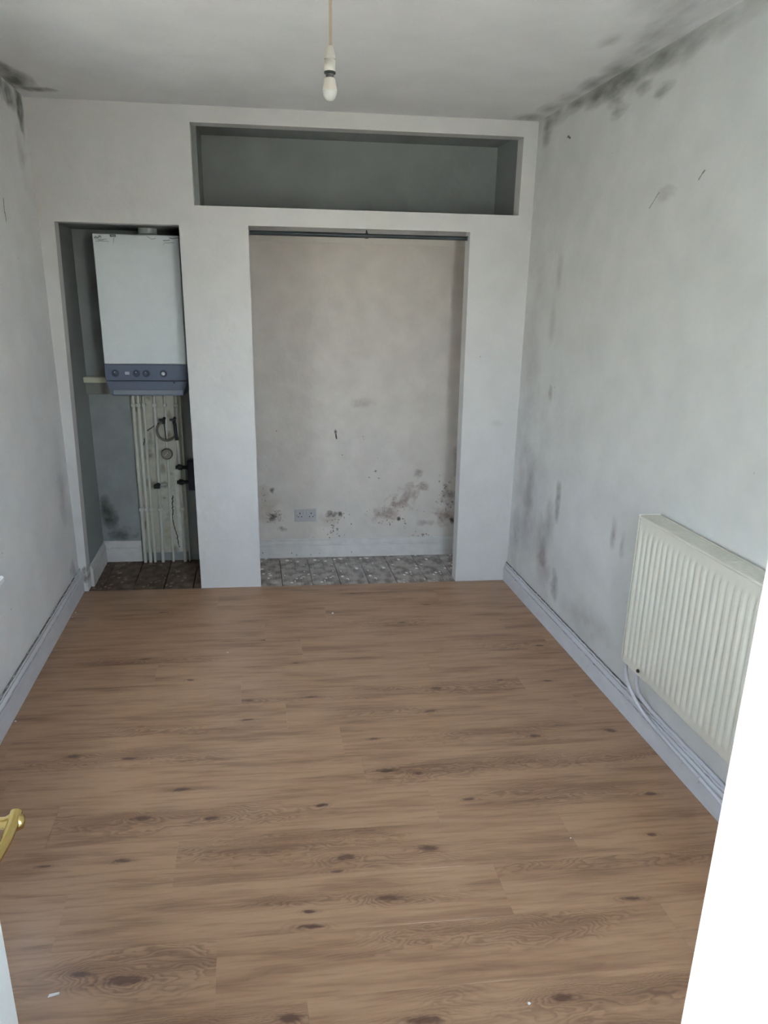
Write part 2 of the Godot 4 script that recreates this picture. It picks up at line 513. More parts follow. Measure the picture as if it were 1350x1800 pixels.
func build_shell():
	# --- right wall: u = z, v from the ceiling down
	var ppm := 400.0
	var im := plain(1640, 1040, 0.05, 0.01, 21)
	# black mould along the ceiling line
	gx = 0.3
	stain(im, ppm, 0.30, 0.05, 0.10, 0.17, MOULD, 0.55, 1.0, 0.7)
	for s in [[0.42, 0.02, 0.16, 0.05, 0.55], [0.65, 0.02, 0.2, 0.055, 0.6], [0.85, 0.03, 0.2, 0.07, 0.6], [1.02, 0.04, 0.2, 0.09, 0.65], [1.18, 0.04, 0.16, 0.08, 0.6], [1.36, 0.03, 0.18, 0.06, 0.5], [1.52, 0.035, 0.2, 0.08, 0.4], [1.72, 0.03, 0.22, 0.06, 0.3], [2.0, 0.03, 0.3, 0.05, 0.2]]:
		stain(im, ppm, s[0], s[1], s[2], s[3] * 1.1, MOULD, s[4], 1.4, 0.6, 0.0, 1.2)
	stain(im, ppm, 1.40, 0.15, 0.10, 0.04, MOULD, 0.45, 2.0, 0.85)
	stain(im, ppm, 1.25, 0.11, 0.09, 0.05, MOULD, 0.4, 2.0, 0.85)
	stain(im, ppm, 1.05, 0.13, 0.12, 0.06, MOULD, 0.35, 2.0, 0.9)
	stain(im, ppm, 1.50, 0.53, 0.12, 0.06, DAMP, 0.35, 2.0, 0.95)
	gx = 1.0
	scratch(im, ppm, 1.705, 0.49, 1.735, 0.465, 0.003, MOULD, 0.4)
	scratch(im, ppm, 0.565, 0.148, 0.60, 0.155, 0.006, MOULD, 0.55)
	scratch(im, ppm, 1.40, 0.55, 1.46, 0.50, 0.0025, MOULD, 0.25)
	# damp and bruises lower down
	var lilac := Color(0.66, 0.63, 0.645)
	stain(im, ppm, 0.42, 2.02, 0.30, 0.50, lilac, 0.55, 0.5, 0.55, 0.0, 0.9)
	stain(im, ppm, 0.30, 1.2, 0.20, 1.1, lilac, 0.30, 0.5, 0.6, 0.0, 0.9)
	stain(im, ppm, 0.60, 0.76, 0.05, 0.18, DAMP, 0.32, 1.0, 0.6, 0.0, 1.0)
	stain(im, ppm, 0.57, 1.0, 0.06, 0.16, DAMP, 0.28, 1.0, 0.6, 0.0, 1.0)
	specks(im, ppm, 0.67, 1.33, 0.02, 0.05, MOULD, 3, 0.004)
	stain(im, ppm, 0.62, 1.36, 0.04, 0.06, DAMP, 0.45, 1.6, 0.6)
	stain(im, ppm, 0.83, 1.90, 0.045, 0.17, DAMP, 0.75, 1.3, 0.6, 0.0, 1.2)
	stain(im, ppm, 0.74, 2.02, 0.10, 0.22, DAMP, 0.5, 0.9, 0.6, 0.0, 1.1)
	stain(im, ppm, 0.44, 1.98, 0.09, 0.26, DAMP, 0.6, 1.0, 0.6, 0.0, 1.1)
	stain(im, ppm, 0.70, 2.26, 0.12, 0.26, DAMP, 0.75, 0.8, 0.5, 0.2, 1.2)
	stain(im, ppm, 0.88, 2.35, 0.07, 0.11, Color(0.57, 0.55, 0.55), 0.6, 1.6, 0.6, 0.2, 1.2)
	stain(im, ppm, 1.42, 1.88, 0.035, 0.11, DAMP, 0.6, 1.4, 0.6, 0.0, 1.1)
	stain(im, ppm, 1.5, 1.9, 0.03, 0.09, DAMP, 0.45, 1.4, 0.6, 0.0, 1.1)
	stain(im, ppm, 1.25, 2.38, 0.34, 0.14, DAMP, 0.5, 0.7, 0.55, 0.0, 1.0)
	stain(im, ppm, 0.28, 2.30, 0.10, 0.24, DAMP, 0.5, 1.0, 0.6, 0.0, 1.0)
	specks(im, ppm, 0.85, 1.87, 0.05, 0.1, MOULD, 6, 0.003)
	for s in 12: specks(im, ppm, rng.randf_range(0.3, 2.4), rng.randf_range(0.2, 2.2), 0.01, 0.01, MOULD, 1, 0.003)
	begin()
	uo = Vector3(0, H, 0); ua = Vector3(0, 0, 1.0 / 4.1); va = Vector3(0, -1.0 / H, 0)
	box(Vector3(XR, -0.03, -0.75), Vector3(XR + 0.15, H, 3.97))
	structure(done("wall_right", painted(im, Color(0.875, 0.88, 0.865), 0.62), self), "white painted wall with damp stains, behind the radiator")

	# --- ceiling: u = x, v = z
	im = plain(1040, 1640, 0.04, 0.008, 22)
	gy = 0.3
	for s in [[2.50, 0.24, 0.10, 0.12, 0.6], [2.52, 0.45, 0.08, 0.16, 0.5], [2.53, 0.65, 0.08, 0.16, 0.45], [2.54, 0.88, 0.09, 0.18, 0.5], [2.53, 1.10, 0.10, 0.18, 0.5], [2.51, 1.3, 0.11, 0.18, 0.42], [2.48, 1.5, 0.13, 0.2, 0.35], [2.44, 1.75, 0.16, 0.25, 0.3], [2.35, 1.4, 0.06, 0.10, 0.35], [2.30, 1.8, 0.16, 0.2, 0.22]]:
		stain(im, ppm, s[0], s[1], s[2], s[3], MOULD, s[4] * 0.85, 1.3, 0.6, 0.0, 1.0)
	stain(im, ppm, 0.04, 0.28, 0.11, 0.22, MOULD, 0.8, 1.2, 0.6)
	stain(im, ppm, 0.10, 0.17, 0.14, 0.06, MOULD, 0.6, 1.4, 0.7)
	stain(im, ppm, 0.03, 0.5, 0.08, 0.2, MOULD, 0.55, 1.4, 0.8)
	gy = 1.0
	begin()
	uo = Vector3.ZERO; ua = Vector3(1.0 / 2.6, 0, 0); va = Vector3(0, 0, 1.0 / 4.1)
	box(Vector3(-0.15, H, -0.75), Vector3(XR + 0.15, H + 0.12, 3.97))
	box(Vector3(-0.15, H, 3.97), Vector3(1.50, H + 0.12, 5.1))
	structure(done("ceiling", painted(im, Color(0.92, 0.925, 0.925), 0.8), self), "white ceiling with black mould along its edges")

	# --- left wall
	im = plain(1640, 1040, 0.04, 0.01, 23)
	stain(im, ppm, 0.10, 0.06, 0.08, 0.16, MOULD, 0.85, 1.2, 0.55)
	stain(im, ppm, 0.26, 0.05, 0.22, 0.10, MOULD, 0.6, 1.2, 0.7)
	stain(im, ppm, 0.5, 0.02, 0.3, 0.06, MOULD, 0.6, 1.2, 0.7)
	stain(im, ppm, 0.15, 0.30, 0.10, 0.16, DAMP, 0.35, 1.0, 0.8)
	stain(im, ppm, 0.16, 1.95, 0.10, 0.3, DAMP, 0.3, 1.0, 0.8)
	stain(im, ppm, 0.12, 2.42, 0.08, 0.10, DAMP, 0.6, 1.4, 0.7)
	scratch(im, ppm, 0.534, 0.52, 0.534, 0.61, 0.005, MOULD, 0.5)
	for s in 10: specks(im, ppm, rng.randf_range(0.1, 1.2), rng.randf_range(0.3, 2.3), 0.01, 0.01, MOULD, 1, 0.005)
	begin()
	uo = Vector3(0, H, 0); ua = Vector3(0, 0, 1.0 / 4.1); va = Vector3(0, -1.0 / H, 0)
	slab_with_holes([-0.75, LWIN[0], LWIN[1], HWIN[0], HWIN[1], 5.1], [-0.03, HWIN[2], LWIN[2], LWIN[3], HWIN[3], H], [HWIN, LWIN], func(z, y, s): return Vector3(0.0 if s == 0 else -0.15, y, z))
	structure(done("wall_left", painted(im, Color(0.925, 0.925, 0.92), 0.62), self), "white painted wall with mould in its top corner")

	# --- partition with its three openings
	im = plain(1040, 1040, 0.03, 0.012, 24)
	specks(im, ppm, 1.3, 1.3, 2.4, 2.2, Color(0.5, 0.48, 0.46), 26, 0.004)
	stain(im, ppm, 2.45, 1.6, 0.06, 0.03, DAMP, 0.15, 1.0, 0.7)
	stain(im, ppm, 0.03, 2.5, 0.03, 0.10, Color(0.36, 0.30, 0.26), 0.6, 2.5, 0.75)
	begin()
	uo = Vector3(0, H, 0); ua = Vector3(1.0 / 2.6, 0, 0); va = Vector3(0, -1.0 / H, 0)
	slab_with_holes([0.0, 0.0763, 0.6946, 0.7776, 1.0495, 2.2426, 2.4995, XR], [0.0, 2.041, 2.0475, 2.138, 2.5235, H],
		[[0.0763, 0.6946, -1, 2.041], [1.0495, 2.2426, -1, 2.0475], [0.7776, 2.4995, 2.138, 2.5235]],
		func(x, y, s):
			var xx: float = x
			if is_equal_approx(x, 0.0763): xx = lerpf(0.042, 0.0763, clampf(y / 2.04, 0, 1))
			if is_equal_approx(x, 2.2426): xx = lerpf(2.252, 2.236, clampf(y / 2.04, 0, 1))
			return P(xx, y, 0.0 if s == 0 else -0.085))
	structure(done("wall_partition", painted(im, Color(0.865, 0.86, 0.845), 0.55), self), "white partition with closet, alcove and niche openings")

	# --- alcove back wall, dirty cream paint
	var o := 0.78
	im = plain(900, 1040, 0.06, 0.01, 25)
	ppm = 500.0
	var T := 2.08
	var grime := Color(0.30, 0.26, 0.24)
	var A := func(x: float, y: float, rx: float, ry: float, c: Color, a: float, g := 1.5, b := 0.75): stain(im, 500.0, x - o, T - y, rx, ry, c, a, g, b)
	var S := func(x: float, y: float, rx: float, ry: float, n: int, z: float): specks(im, 500.0, x - o, T - y, rx, ry, Color(0.16, 0.12, 0.11), n, z)
	A.call(1.10, 0.40, 0.10, 0.20, Color(0.62, 0.56, 0.48), 0.35, 0.8)
	A.call(1.15, 0.285, 0.06, 0.07, grime, 0.75, 3.0, 0.95)
	S.call(1.15, 0.28, 0.06, 0.06, 34, 0.0045)
	A.call(1.145, 0.465, 0.02, 0.03, grime, 0.7, 3.0, 0.6)
	S.call(1.085, 0.40, 0.015, 0.10, 10, 0.004)
	A.call(1.20, 0.20, 0.05, 0.03, grime, 0.4, 3.0, 0.95)
	A.call(1.53, 0.295, 0.05, 0.03, grime, 0.85, 3.0, 0.75)
	A.call(1.595, 0.296, 0.022, 0.03, grime, 0.85, 3.0, 0.7)
	S.call(1.56, 0.22, 0.07, 0.10, 24, 0.006)
	S.call(1.54, 0.17, 0.08, 0.05, 14, 0.007)
	A.call(1.52, 0.25, 0.10, 0.08, Color(0.6, 0.55, 0.46), 0.4, 1.0)
	A.call(1.562, 0.855, 0.012, 0.022, Color(0.42, 0.39, 0.36), 0.9, 2.0, 0.35)
	scratch(im, 500.0, 1.566 - o, T - 0.84, 1.57 - o, T - 0.81, 0.006, grime, 0.6)
	A.call(1.828, 0.59, 0.012, 0.012, grime, 0.6, 2.0, 0.5)
	S.call(1.85, 0.56, 0.05, 0.04, 3, 0.005)
	var rust := Color(0.50, 0.40, 0.36)
	A.call(1.90, 0.30, 0.16, 0.10, rust, 0.4, 2.0, 0.9)
	A.call(1.99, 0.36, 0.14, 0.09, rust, 0.45, 2.5, 0.9)
	A.call(2.06, 0.44, 0.10, 0.10, rust, 0.35, 2.5, 0.9)
	S.call(1.93, 0.30, 0.16, 0.07, 30, 0.004)
	A.call(1.99, 0.255, 0.02, 0.02, grime, 0.85, 3.0, 0.6)
	S.call(1.90, 0.22, 0.05, 0.03, 16, 0.005)
	S.call(2.03, 0.21, 0.02, 0.04, 14, 0.005)
	A.call(2.12, 0.57, 0.05, 0.05, grime, 0.3, 2.0, 0.85)
	A.call(2.15, 0.48, 0.08, 0.05, rust, 0.4, 2.5, 0.85)
	A.call(2.33, 0.42, 0.09, 0.12, grime, 0.35, 2.5, 0.95)
	S.call(2.31, 0.42, 0.08, 0.14, 40, 0.005)
	A.call(2.36, 0.235, 0.025, 0.035, grime, 0.9, 3.0, 0.6)
	A.call(2.30, 0.27, 0.10, 0.10, rust, 0.45, 2.0, 0.85)
	S.call(2.15, 0.135, 0.05, 0.01, 12, 0.006)
	A.call(2.18, 0.22, 0.10, 0.03, grime, 0.25, 2.0, 0.85)
	A.call(1.72, 1.05, 0.12, 0.06, grime, 0.14, 2.0, 0.85)
	A.call(2.38, 0.65, 0.05, 0.2, grime, 0.25, 2.0, 0.85)
	for s in 16: S.call(rng.randf_range(1.0, 2.4), rng.randf_range(0.13, 0.9), 0.01, 0.01, 1, 0.004)
	begin()
	uo = P(o, T, DEEP); ua = Vector3(1.0 / 1.8, 0, 0); va = Vector3(0, -1.0 / T, 0)
	pbox(0.71, XR, -0.03, 2.05, DEEP - 0.12, DEEP)
	structure(done("wall_back", painted(im, Color(0.86, 0.83, 0.79), 0.7), self), "dirty cream wall at the back of the alcove")

	# --- closet and niche: one grey paint on every side; it stops at a ragged line against the white
	# reveals, and stands out against the white skirting, pipes and boiler in the same closet
	ppm = 400.0
	im = plain(560, 860, 0.08, 0.012, 26, 0.94)
	stain(im, ppm, 0.09, 1.78, 0.07, 0.16, Color(0.30, 0.31, 0.29), 0.7, 1.2, 0.6)
	stain(im, ppm, 0.16, 1.92, 0.14, 0.06, Color(0.36, 0.36, 0.33), 0.55, 1.6, 0.75)
	var grey := Color(0.60, 0.62, 0.605)
	var damp_grey := painted(im, grey, 0.8)
	var grey_paint := painted(plain(512, 512, 0.08, 0.012, 27, 0.94), grey, 0.8)
	begin()
	uo = P(0, 2.1, DEEP); ua = Vector3(1.0 / 1.4, 0, 0); va = Vector3(0, -1.0 / 2.15, 0)
	pbox(0.0, 0.71, -0.03, 2.05, DEEP - 0.12, DEEP)
	structure(done("wall_closet_back", damp_grey, self), "grey painted wall behind the boiler")
	for q in [["wall_closet_left", 0.0, 0.043, 0.0, 2.046, DEEP, -0.085, "grey painted closet side wall"], ["wall_divider", 0.71, 0.775, -0.008, 2.05, DEEP, -0.085, "grey painted wall between closet and alcove"],
			["ceiling_closet", 0.0, 0.71, 2.046, 2.05, DEEP, -0.085, "grey painted closet top"], ["wall_niche_back", 0.0, XR, 2.13, H, DEEP - 0.12, DEEP, "grey painted back of the long niche"],
			["wall_niche_left", 0.74, 0.803, 2.13, 2.565, DEEP, -0.085, "grey painted end of the niche by the closet"], ["wall_niche_right", 2.532, XR, 2.13, 2.565, DEEP, -0.085, "grey painted end of the niche by the right wall"],
			["ceiling_niche", 0.0, XR, 2.565, H, DEEP, -0.085, "grey painted top of the niche"]]:
		begin(); ua *= 0.5; va *= 0.5
		pbox(q[1], q[2], q[3], q[4], q[5], q[6])
		structure(done(q[0], grey_paint, self), q[7])
	var white := painted(plain(512, 512, 0.04, 0.012, 30), Color(0.89, 0.89, 0.88), 0.62)
	begin(); ua *= 0.5; va *= 0.5
	pbox(0.0, XR, 2.05, 2.13, DEEP - 0.12, -0.085)
	structure(done("ceiling_alcove", white, self), "white shelf slab over the alcove")

	# --- near wall with doorway and window, and the porch where the camera stands
	begin(); ua *= 0.25; va *= 0.25
	slab_with_holes([0.0, 0.565, 1.345, WIN[0], WIN[1], XR], [0.0, WIN[2], 2.065, WIN[3], H], [[0.565, 1.345, -1, 2.065], WIN], func(x, y, s): return Vector3(x, y, 3.82 if s == 0 else 3.97))
	structure(done("wall_front", white, self), "white wall with doorway and window")
	begin(); ua *= 0.25; va *= 0.25
	box(Vector3(0.0, 0.0, 4.98), Vector3(1.40, H, 5.1))
	structure(done("wall_porch_end", white, self), "white end wall of the porch")
	begin(); ua *= 0.25; va *= 0.25
	box(Vector3(1.40, -0.12, 3.97), Vector3(1.50, H, 5.1))
	structure(done("wall_porch_right", white, self), "white side wall of the porch")

func build_floors():
	# --- laminate: each plank its own mesh
	var floor_ := Node3D.new()
	floor_.name = "floor"
	add_child(floor_)
	structure(floor_, "oak laminate floor")
	var lam := mat(Color(1, 1, 1), 0.30, 0.0, tex(laminate_image()))
	begin()
	hexa([Vector3(0, -0.12, 3.97), Vector3(XR, -0.12, 3.97), P(XR, -0.12, 0), P(0, -0.12, 0), Vector3(0, -0.009, 3.97), Vector3(XR, -0.009, 3.97), P(XR, -0.009, 0), P(0, -0.009, 0)])
	done("underlay", mat(Color(0.25, 0.2, 0.16), 0.9), floor_)
	var ground := [0.019, XR - 0.019]
	for r in 20:
		var o0: float = maxf(0.0, ROW0 + r * PITCH)
		var o1: float = minf(ROW0 + (r + 1) * PITCH, 3.815)
		if o0 > 3.8: break
		var cuts = [ground[0]] + JOINTS[r] + [ground[1]]
		for i in cuts.size() - 1:
			var x0: float = cuts[i]
			var x1: float = cuts[i + 1]
			if x1 - x0 < 0.02: continue
			var g := 0.0001
			var ch := 0.0003
			x0 += g; x1 -= g
			var a0 := o0 + g
			var a1 := o1 - g
			begin()
			ua = Vector3(FPM / FW, 0, 0)
			va = Vector3(-K * FPM / FH, 0, FPM / FH)
			var lo := [P(x0, -0.008, a1), P(x1, -0.008, a1), P(x1, -0.008, a0), P(x0, -0.008, a0)]
			var md := [P(x0, -ch, a1), P(x1, -ch, a1), P(x1, -ch, a0), P(x0, -ch, a0)]
			var up := [P(x0 + ch, 0, a1 - ch), P(x1 - ch, 0, a1 - ch), P(x1 - ch, 0, a0 + ch), P(x0 + ch, 0, a0 + ch)]
			quad(lo[3], lo[2], lo[1], lo[0])
			quad(up[0], up[1], up[2], up[3])
			for e in 4:
				var e2 := (e + 1) % 4
				quad(lo[e], lo[e2], md[e2], md[e])
				quad(md[e], md[e2], up[e2], up[e])
			done("plank", lam, floor_)
	# the porch's carpet
	begin()
	box(Vector3(0.0, -0.12, 4.0), Vector3(1.40, 0.0, 4.98))
	structure(done("floor_porch", mat(Color(0.42, 0.36, 0.30), 0.95), self), "brown carpet of the porch")

	# --- bare boards in closet and alcove
	var old := Node3D.new()
	old.name = "floor_alcove"
	add_child(old)
	structure(old, "bare grey floorboards splashed with paint")
	var bm := []
	for i in 4: bm.append(mat(Color(1, 1, 1), 0.8, 0.0, tex(board_image(i + 1))))
	var grimy := []      # the closet's boards, brown with old dirt
	for i in 2: grimy.append(mat(Color(0.62, 0.55, 0.49), 0.9, 0.0, bm[i].albedo_texture))
	var edges := [0.0, 0.11, 0.29, 0.47, 0.645, 0.82, 1.0, 1.18, 1.365, 1.536, 1.713, 1.89, 2.082, 2.265, 2.44, XR]
	for i in edges.size() - 1:
		begin()
		var x0: float = edges[i] + 0.002
		var x1: float = edges[i + 1] - 0.002
		uo = P(x0, 0, DEEP)
		ua = Vector3(5.0, 0, 0); va = Vector3(0, 0, 1.0 / 0.64)
		var dy := rng.randf_range(-0.0015, 0.0015)
		var c := 0.002
		var lo := [P(x0, -0.028, -0.001), P(x1, -0.028, -0.001), P(x1, -0.028, DEEP), P(x0, -0.028, DEEP)]
		var md := [P(x0, -0.011 + dy, -0.001), P(x1, -0.011 + dy, -0.001), P(x1, -0.011 + dy, DEEP), P(x0, -0.011 + dy, DEEP)]
		var up := [P(x0 + c, -0.009 + dy, -0.001 - c), P(x1 - c, -0.009 + dy, -0.001 - c), P(x1 - c, -0.009 + dy, DEEP + c), P(x0 + c, -0.009 + dy, DEEP + c)]
		quad(lo[3], lo[2], lo[1], lo[0])
		quad(up[0], up[1], up[2], up[3])
		for e in 4:
			var e2 := (e + 1) % 4
			quad(lo[e], lo[e2], md[e2], md[e])
			quad(md[e], md[e2], up[e2], up[e])
		done("floorboard", bm[(i * 3 + i / 2) % 4] if i > 4 else grimy[i % 2], old)
	begin()
	pbox(0.0, XR, -0.12, -0.03, DEEP - 0.12, -0.001)
	done("joist_bed", mat(Color(0.12, 0.1, 0.09), 0.95), old)

func skirting_profile(h: float, t: float) -> Array:
	return [[0.0, 0.0], [t, 0.0], [t, h * 0.66], [t * 0.72, h * 0.675], [t * 0.72, h * 0.70], [t * 0.95, h * 0.715], [t * 0.9, h * 0.80], [t * 0.62, h * 0.86], [t * 0.62, h * 0.89], [t * 0.5, h * 0.90], [t * 0.48, h * 0.98], [t * 0.42, h], [0.0035, h], [0.003, h - 0.014], [0.0, h - 0.014]]

func build_trim():
	var im := plain(1024, 128, 0.05, 0.02, 31)
	specks(im, 256.0, 2.0, 0.25, 3.0, 0.4, Color(0.45, 0.40, 0.37), 60, 0.005)
	for q in [[0.013, 0.006, 0.42], [0.088, 0.005, 0.22], [0.040, 0.004, 0.15]]:
		for z in 12: scratch(im, 256.0, 0.15 + z * 0.3, q[0] * 1.0, 0.15 + z * 0.3 + rng.randf_range(0.27, 0.34), q[0], q[1], Color(0.36, 0.32, 0.31), q[2])
	var gloss := painted(im, Color(0.87, 0.875, 0.89), 0.35, 0.1)
	begin(); uo = Vector3(0, 0.13, 0); ua = Vector3(0, 0, 0.25); va = Vector3(0, -4.0, 0)
	extrude(skirting_profile(0.124, 0.019), Vector3(XR, 0, K * XR), Vector3(XR, 0, 3.82), Vector3(-1, 0, 0))
	structure(done("baseboard_right", gloss, self), "white moulded skirting under the radiator")
	begin(); uo = Vector3(0, 0.15, 0); ua = Vector3(0, 0, 0.25); va = Vector3(0, -4.0, 0)
	extrude(skirting_profile(0.146, 0.019), Vector3(0, 0, 3.82), Vector3(0, 0, 0), Vector3(1, 0, 0))
	structure(done("baseboard_left", gloss, self), "white moulded skirting on the left wall")
	var im2 := plain(1024, 128, 0.06, 0.02, 32)
	specks(im2, 570.0, 0.5, 0.13, 0.9, 0.06, Color(0.16, 0.12, 0.1), 14, 0.006)
	specks(im2, 570.0, 0.15, 0.15, 0.15, 0.06, Color(0.2, 0.15, 0.12), 16, 0.005)
	var dirty := painted(im2, Color(0.86, 0.845, 0.82), 0.5, 0.1)
	var out := Vector3(-K, 0, 1).normalized()
	begin(); uo = Vector3(0.78, 0.125, 0); ua = Vector3(1.0 / 1.8, 0, 0); va = Vector3(0, -4.4, 0)
	extrude(skirting_profile(0.13, 0.018), P(0.775, -0.007, DEEP), P(XR, -0.007, DEEP), out)
	structure(done("baseboard_back", dirty, self), "spotted white skirting at the back of the alcove")
	begin(); uo = Vector3(0.78, 0.125, 0); ua = Vector3(1.0 / 1.8, 0, 0); va = Vector3(0, -4.4, 0)
	extrude(skirting_profile(0.142, 0.018), P(0.044, -0.007, DEEP), P(0.285, -0.007, DEEP), out)
	structure(done("baseboard_closet", dirty, self), "short white skirting left of the closet pipes")
	begin(); uo = Vector3(0.78, 0.125, 0); ua = Vector3(0, 0, 1.0 / 1.8); va = Vector3(0, -4.4, 0)
	extrude(skirting_profile(0.142, 0.016), P(0.043, -0.007, -0.086), P(0.043, -0.007, DEEP + 0.019), Vector3(1, 0, 0))
	structure(done("baseboard_closet_side", dirty, self), "white skirting on the closet side wall")

func build_windows():
	sash_window("window_1", "white sash window beside the door", WIN[0], WIN[1], WIN[2], WIN[3], 0.05, func(u, y, d): return Vector3(u, y, 3.82 + d))
	sash_window("window_3", "white sash window in the left wall", LWIN[0], LWIN[1], LWIN[2], LWIN[3], 0.06, func(u, y, d): return Vector3(-d, y, u))
	sash_window("window_2", "white sash window of the porch", HWIN[0], HWIN[1], HWIN[2], HWIN[3], 0.05, func(u, y, d): return Vector3(-d, y, u))

func sash_window(called: String, label: String, u0: float, u1: float, y0: float, y1: float, deep: float, f: Callable):
	var w := Node3D.new()
	w.name = called
	add_child(w)
	structure(w, label)
	var paint := mat(Color(0.93, 0.93, 0.93), 0.3)
	var glass := mat(Color(0.9, 0.96, 0.95, 0.06), 0.02)
	glass.transparency = BaseMaterial3D.TRANSPARENCY_ALPHA
	begin()
	slab_with_holes([u0, u0 + 0.045, u1 - 0.045, u1], [y0, y0 + 0.045, y1 - 0.045, y1], [[u0 + 0.045, u1 - 0.045, y0 + 0.045, y1 - 0.045]],
		func(u, y, s): return f.call(u, y, deep if s == 0 else deep + 0.08))
	done("window_frame", paint, w)
	var ym := (y0 + y1) * 0.5
	for s in 2:
		var a := y0 + 0.047 if s == 0 else ym - 0.018
		var b := ym + 0.018 if s == 0 else y1 - 0.047
		var x := deep + (0.005 if s == 0 else 0.043)
		var ua_ := u0 + 0.047
		var ub_ := u1 - 0.047
		begin()
		slab_with_holes([ua_, ua_ + 0.036, ub_ - 0.036, ub_], [a, a + 0.036, b - 0.036, b], [[ua_ + 0.036, ub_ - 0.036, a + 0.036, b - 0.036]],
			func(u, y, sd): return f.call(u, y, x if sd == 0 else x + 0.033))
		var sash := done("sash", paint, w)
		begin()
		slab_with_holes([ua_ + 0.034, ub_ - 0.034], [a + 0.034, b - 0.034], [], func(u, y, sd): return f.call(u, y, x + (0.015 if sd == 0 else 0.019)))
		done("pane", glass, sash)
	begin()
	var p: Vector3 = f.call(u0 - 0.05, y0 - 0.028, -0.07)
	var q: Vector3 = f.call(u1 + 0.05, y0, -0.0005)
	bbox(Vector3(minf(p.x, q.x), p.y, minf(p.z, q.z)), Vector3(maxf(p.x, q.x), q.y, maxf(p.z, q.z)), 0.006)
	done("window_sill", paint, w)

func build_doorway():
	var im := plain(512, 512, 0.03, 0.03, 33, 0.96)
	scratch(im, 512.0, 0.55, 0.30, 0.60, 0.36, 0.004, Color(1, 1, 1), 0.5)
	var gloss := painted(im, Color(0.95, 0.955, 0.94), 0.22, 0.12)
	gloss.clearcoat_enabled = true
	gloss.clearcoat = 0.4
	gloss.clearcoat_roughness = 0.12
	begin(); ua = Vector3(0, 0, 1); va = Vector3(0, -0.5, 0)
	bbox(Vector3(1.31, 0.0, 3.812), Vector3(1.344, 2.03, 3.978), 0.003)
	structure(done("trim_1", gloss, self), "glossy white door jamb, right side")
	begin(); ua = Vector3(0, 0, 1); va = Vector3(0, -0.5, 0)
	bbox(Vector3(0.566, 0.0, 3.822), Vector3(0.60, 2.03, 3.978), 0.003)
	structure(done("trim_2", gloss, self), "glossy white door jamb, hinge side")
	begin(); ua = Vector3(1, 0, 0); va = Vector3(0, -0.5, 0)
	bbox(Vector3(0.566, 2.031, 3.812), Vector3(1.344, 2.064, 3.978), 0.003)
	structure(done("trim_3", gloss, self), "glossy white door head")

	var d := Node3D.new()
	d.name = "door_1"
	add_child(d)
	d.position = Vector3(0.597, 0.012, 3.815)
	structure(d, "white panelled door standing open into the room")
	# leaf in local space: z from 0 (hinges) to -0.70, face at x = 0
	var paint := mat(Color(0.90, 0.91, 0.89), 0.4)
	var zs := [0.0, -0.10, -0.315, -0.385, -0.60, -0.70]
	var ys := [0.0, 0.22, 0.85, 1.02, 1.87, 1.985]
	zs.reverse()
	var holes := []
	for a in [[-0.60, -0.385], [-0.315, -0.10]]:
		for b in [[0.22, 0.85], [1.02, 1.87]]: holes.append([a[0], a[1], b[0], b[1]])
	begin()
	slab_with_holes(zs, ys, holes, func(z, y, s): return Vector3(0.0 if s == 0 else -0.04, y, z))
	done("leaf_frame", paint, d)
	for h in holes:
		begin()
		bbox(Vector3(-0.03, h[2] - 0.004, h[0] - 0.004), Vector3(-0.01, h[3] + 0.004, h[1] + 0.004), 0.004)
		done("panel", paint, d)
	var brass := mat(Color(0.80, 0.70, 0.46), 0.25, 1.0)
	var hd := Node3D.new()
	hd.name = "handle"
	d.add_child(hd)
	hd.position = Vector3(0, 0.938, -0.635)
	begin()
	bbox(Vector3(0.0, -0.09, -0.021), Vector3(0.006, 0.07, 0.021), 0.002)
	done("backplate", brass, hd)
	begin(0)
	lathe([[0.0, 0.0], [0.014, 0.0], [0.013, 0.012], [0.009, 0.02], [0.009, 0.052], [0.0125, 0.058], [0.0135, 0.068], [0.010, 0.077], [0.0, 0.080]], Vector3(0.006, 0, 0), Vector3(1, 0, 0), 20)
	done("spindle_boss", brass, hd)
	begin(0)
	tube([Vector3(0.072, 0.010, -0.010), Vector3(0.072, 0.004, 0.01), Vector3(0.069, -0.003, 0.035), Vector3(0.064, -0.006, 0.07), Vector3(0.058, -0.004, 0.10), Vector3(0.050, 0.0, 0.115)], 0.0085, 14)
	done("lever", brass, hd)
	for y in [0.055, -0.075]:
		begin(0)
		lathe([[0.004, 0.0], [0.004, 0.001], [0.0, 0.0018]], Vector3(0.006, y, 0), Vector3(1, 0, 0), 12)
		done("screw", brass, hd)
	for y in [0.2, 1.75]:
		begin(0)
		tube([Vector3(0.004, y, 0.003), Vector3(0.004, y + 0.1, 0.003)], 0.005, 10)
		done("hinge", brass, d)

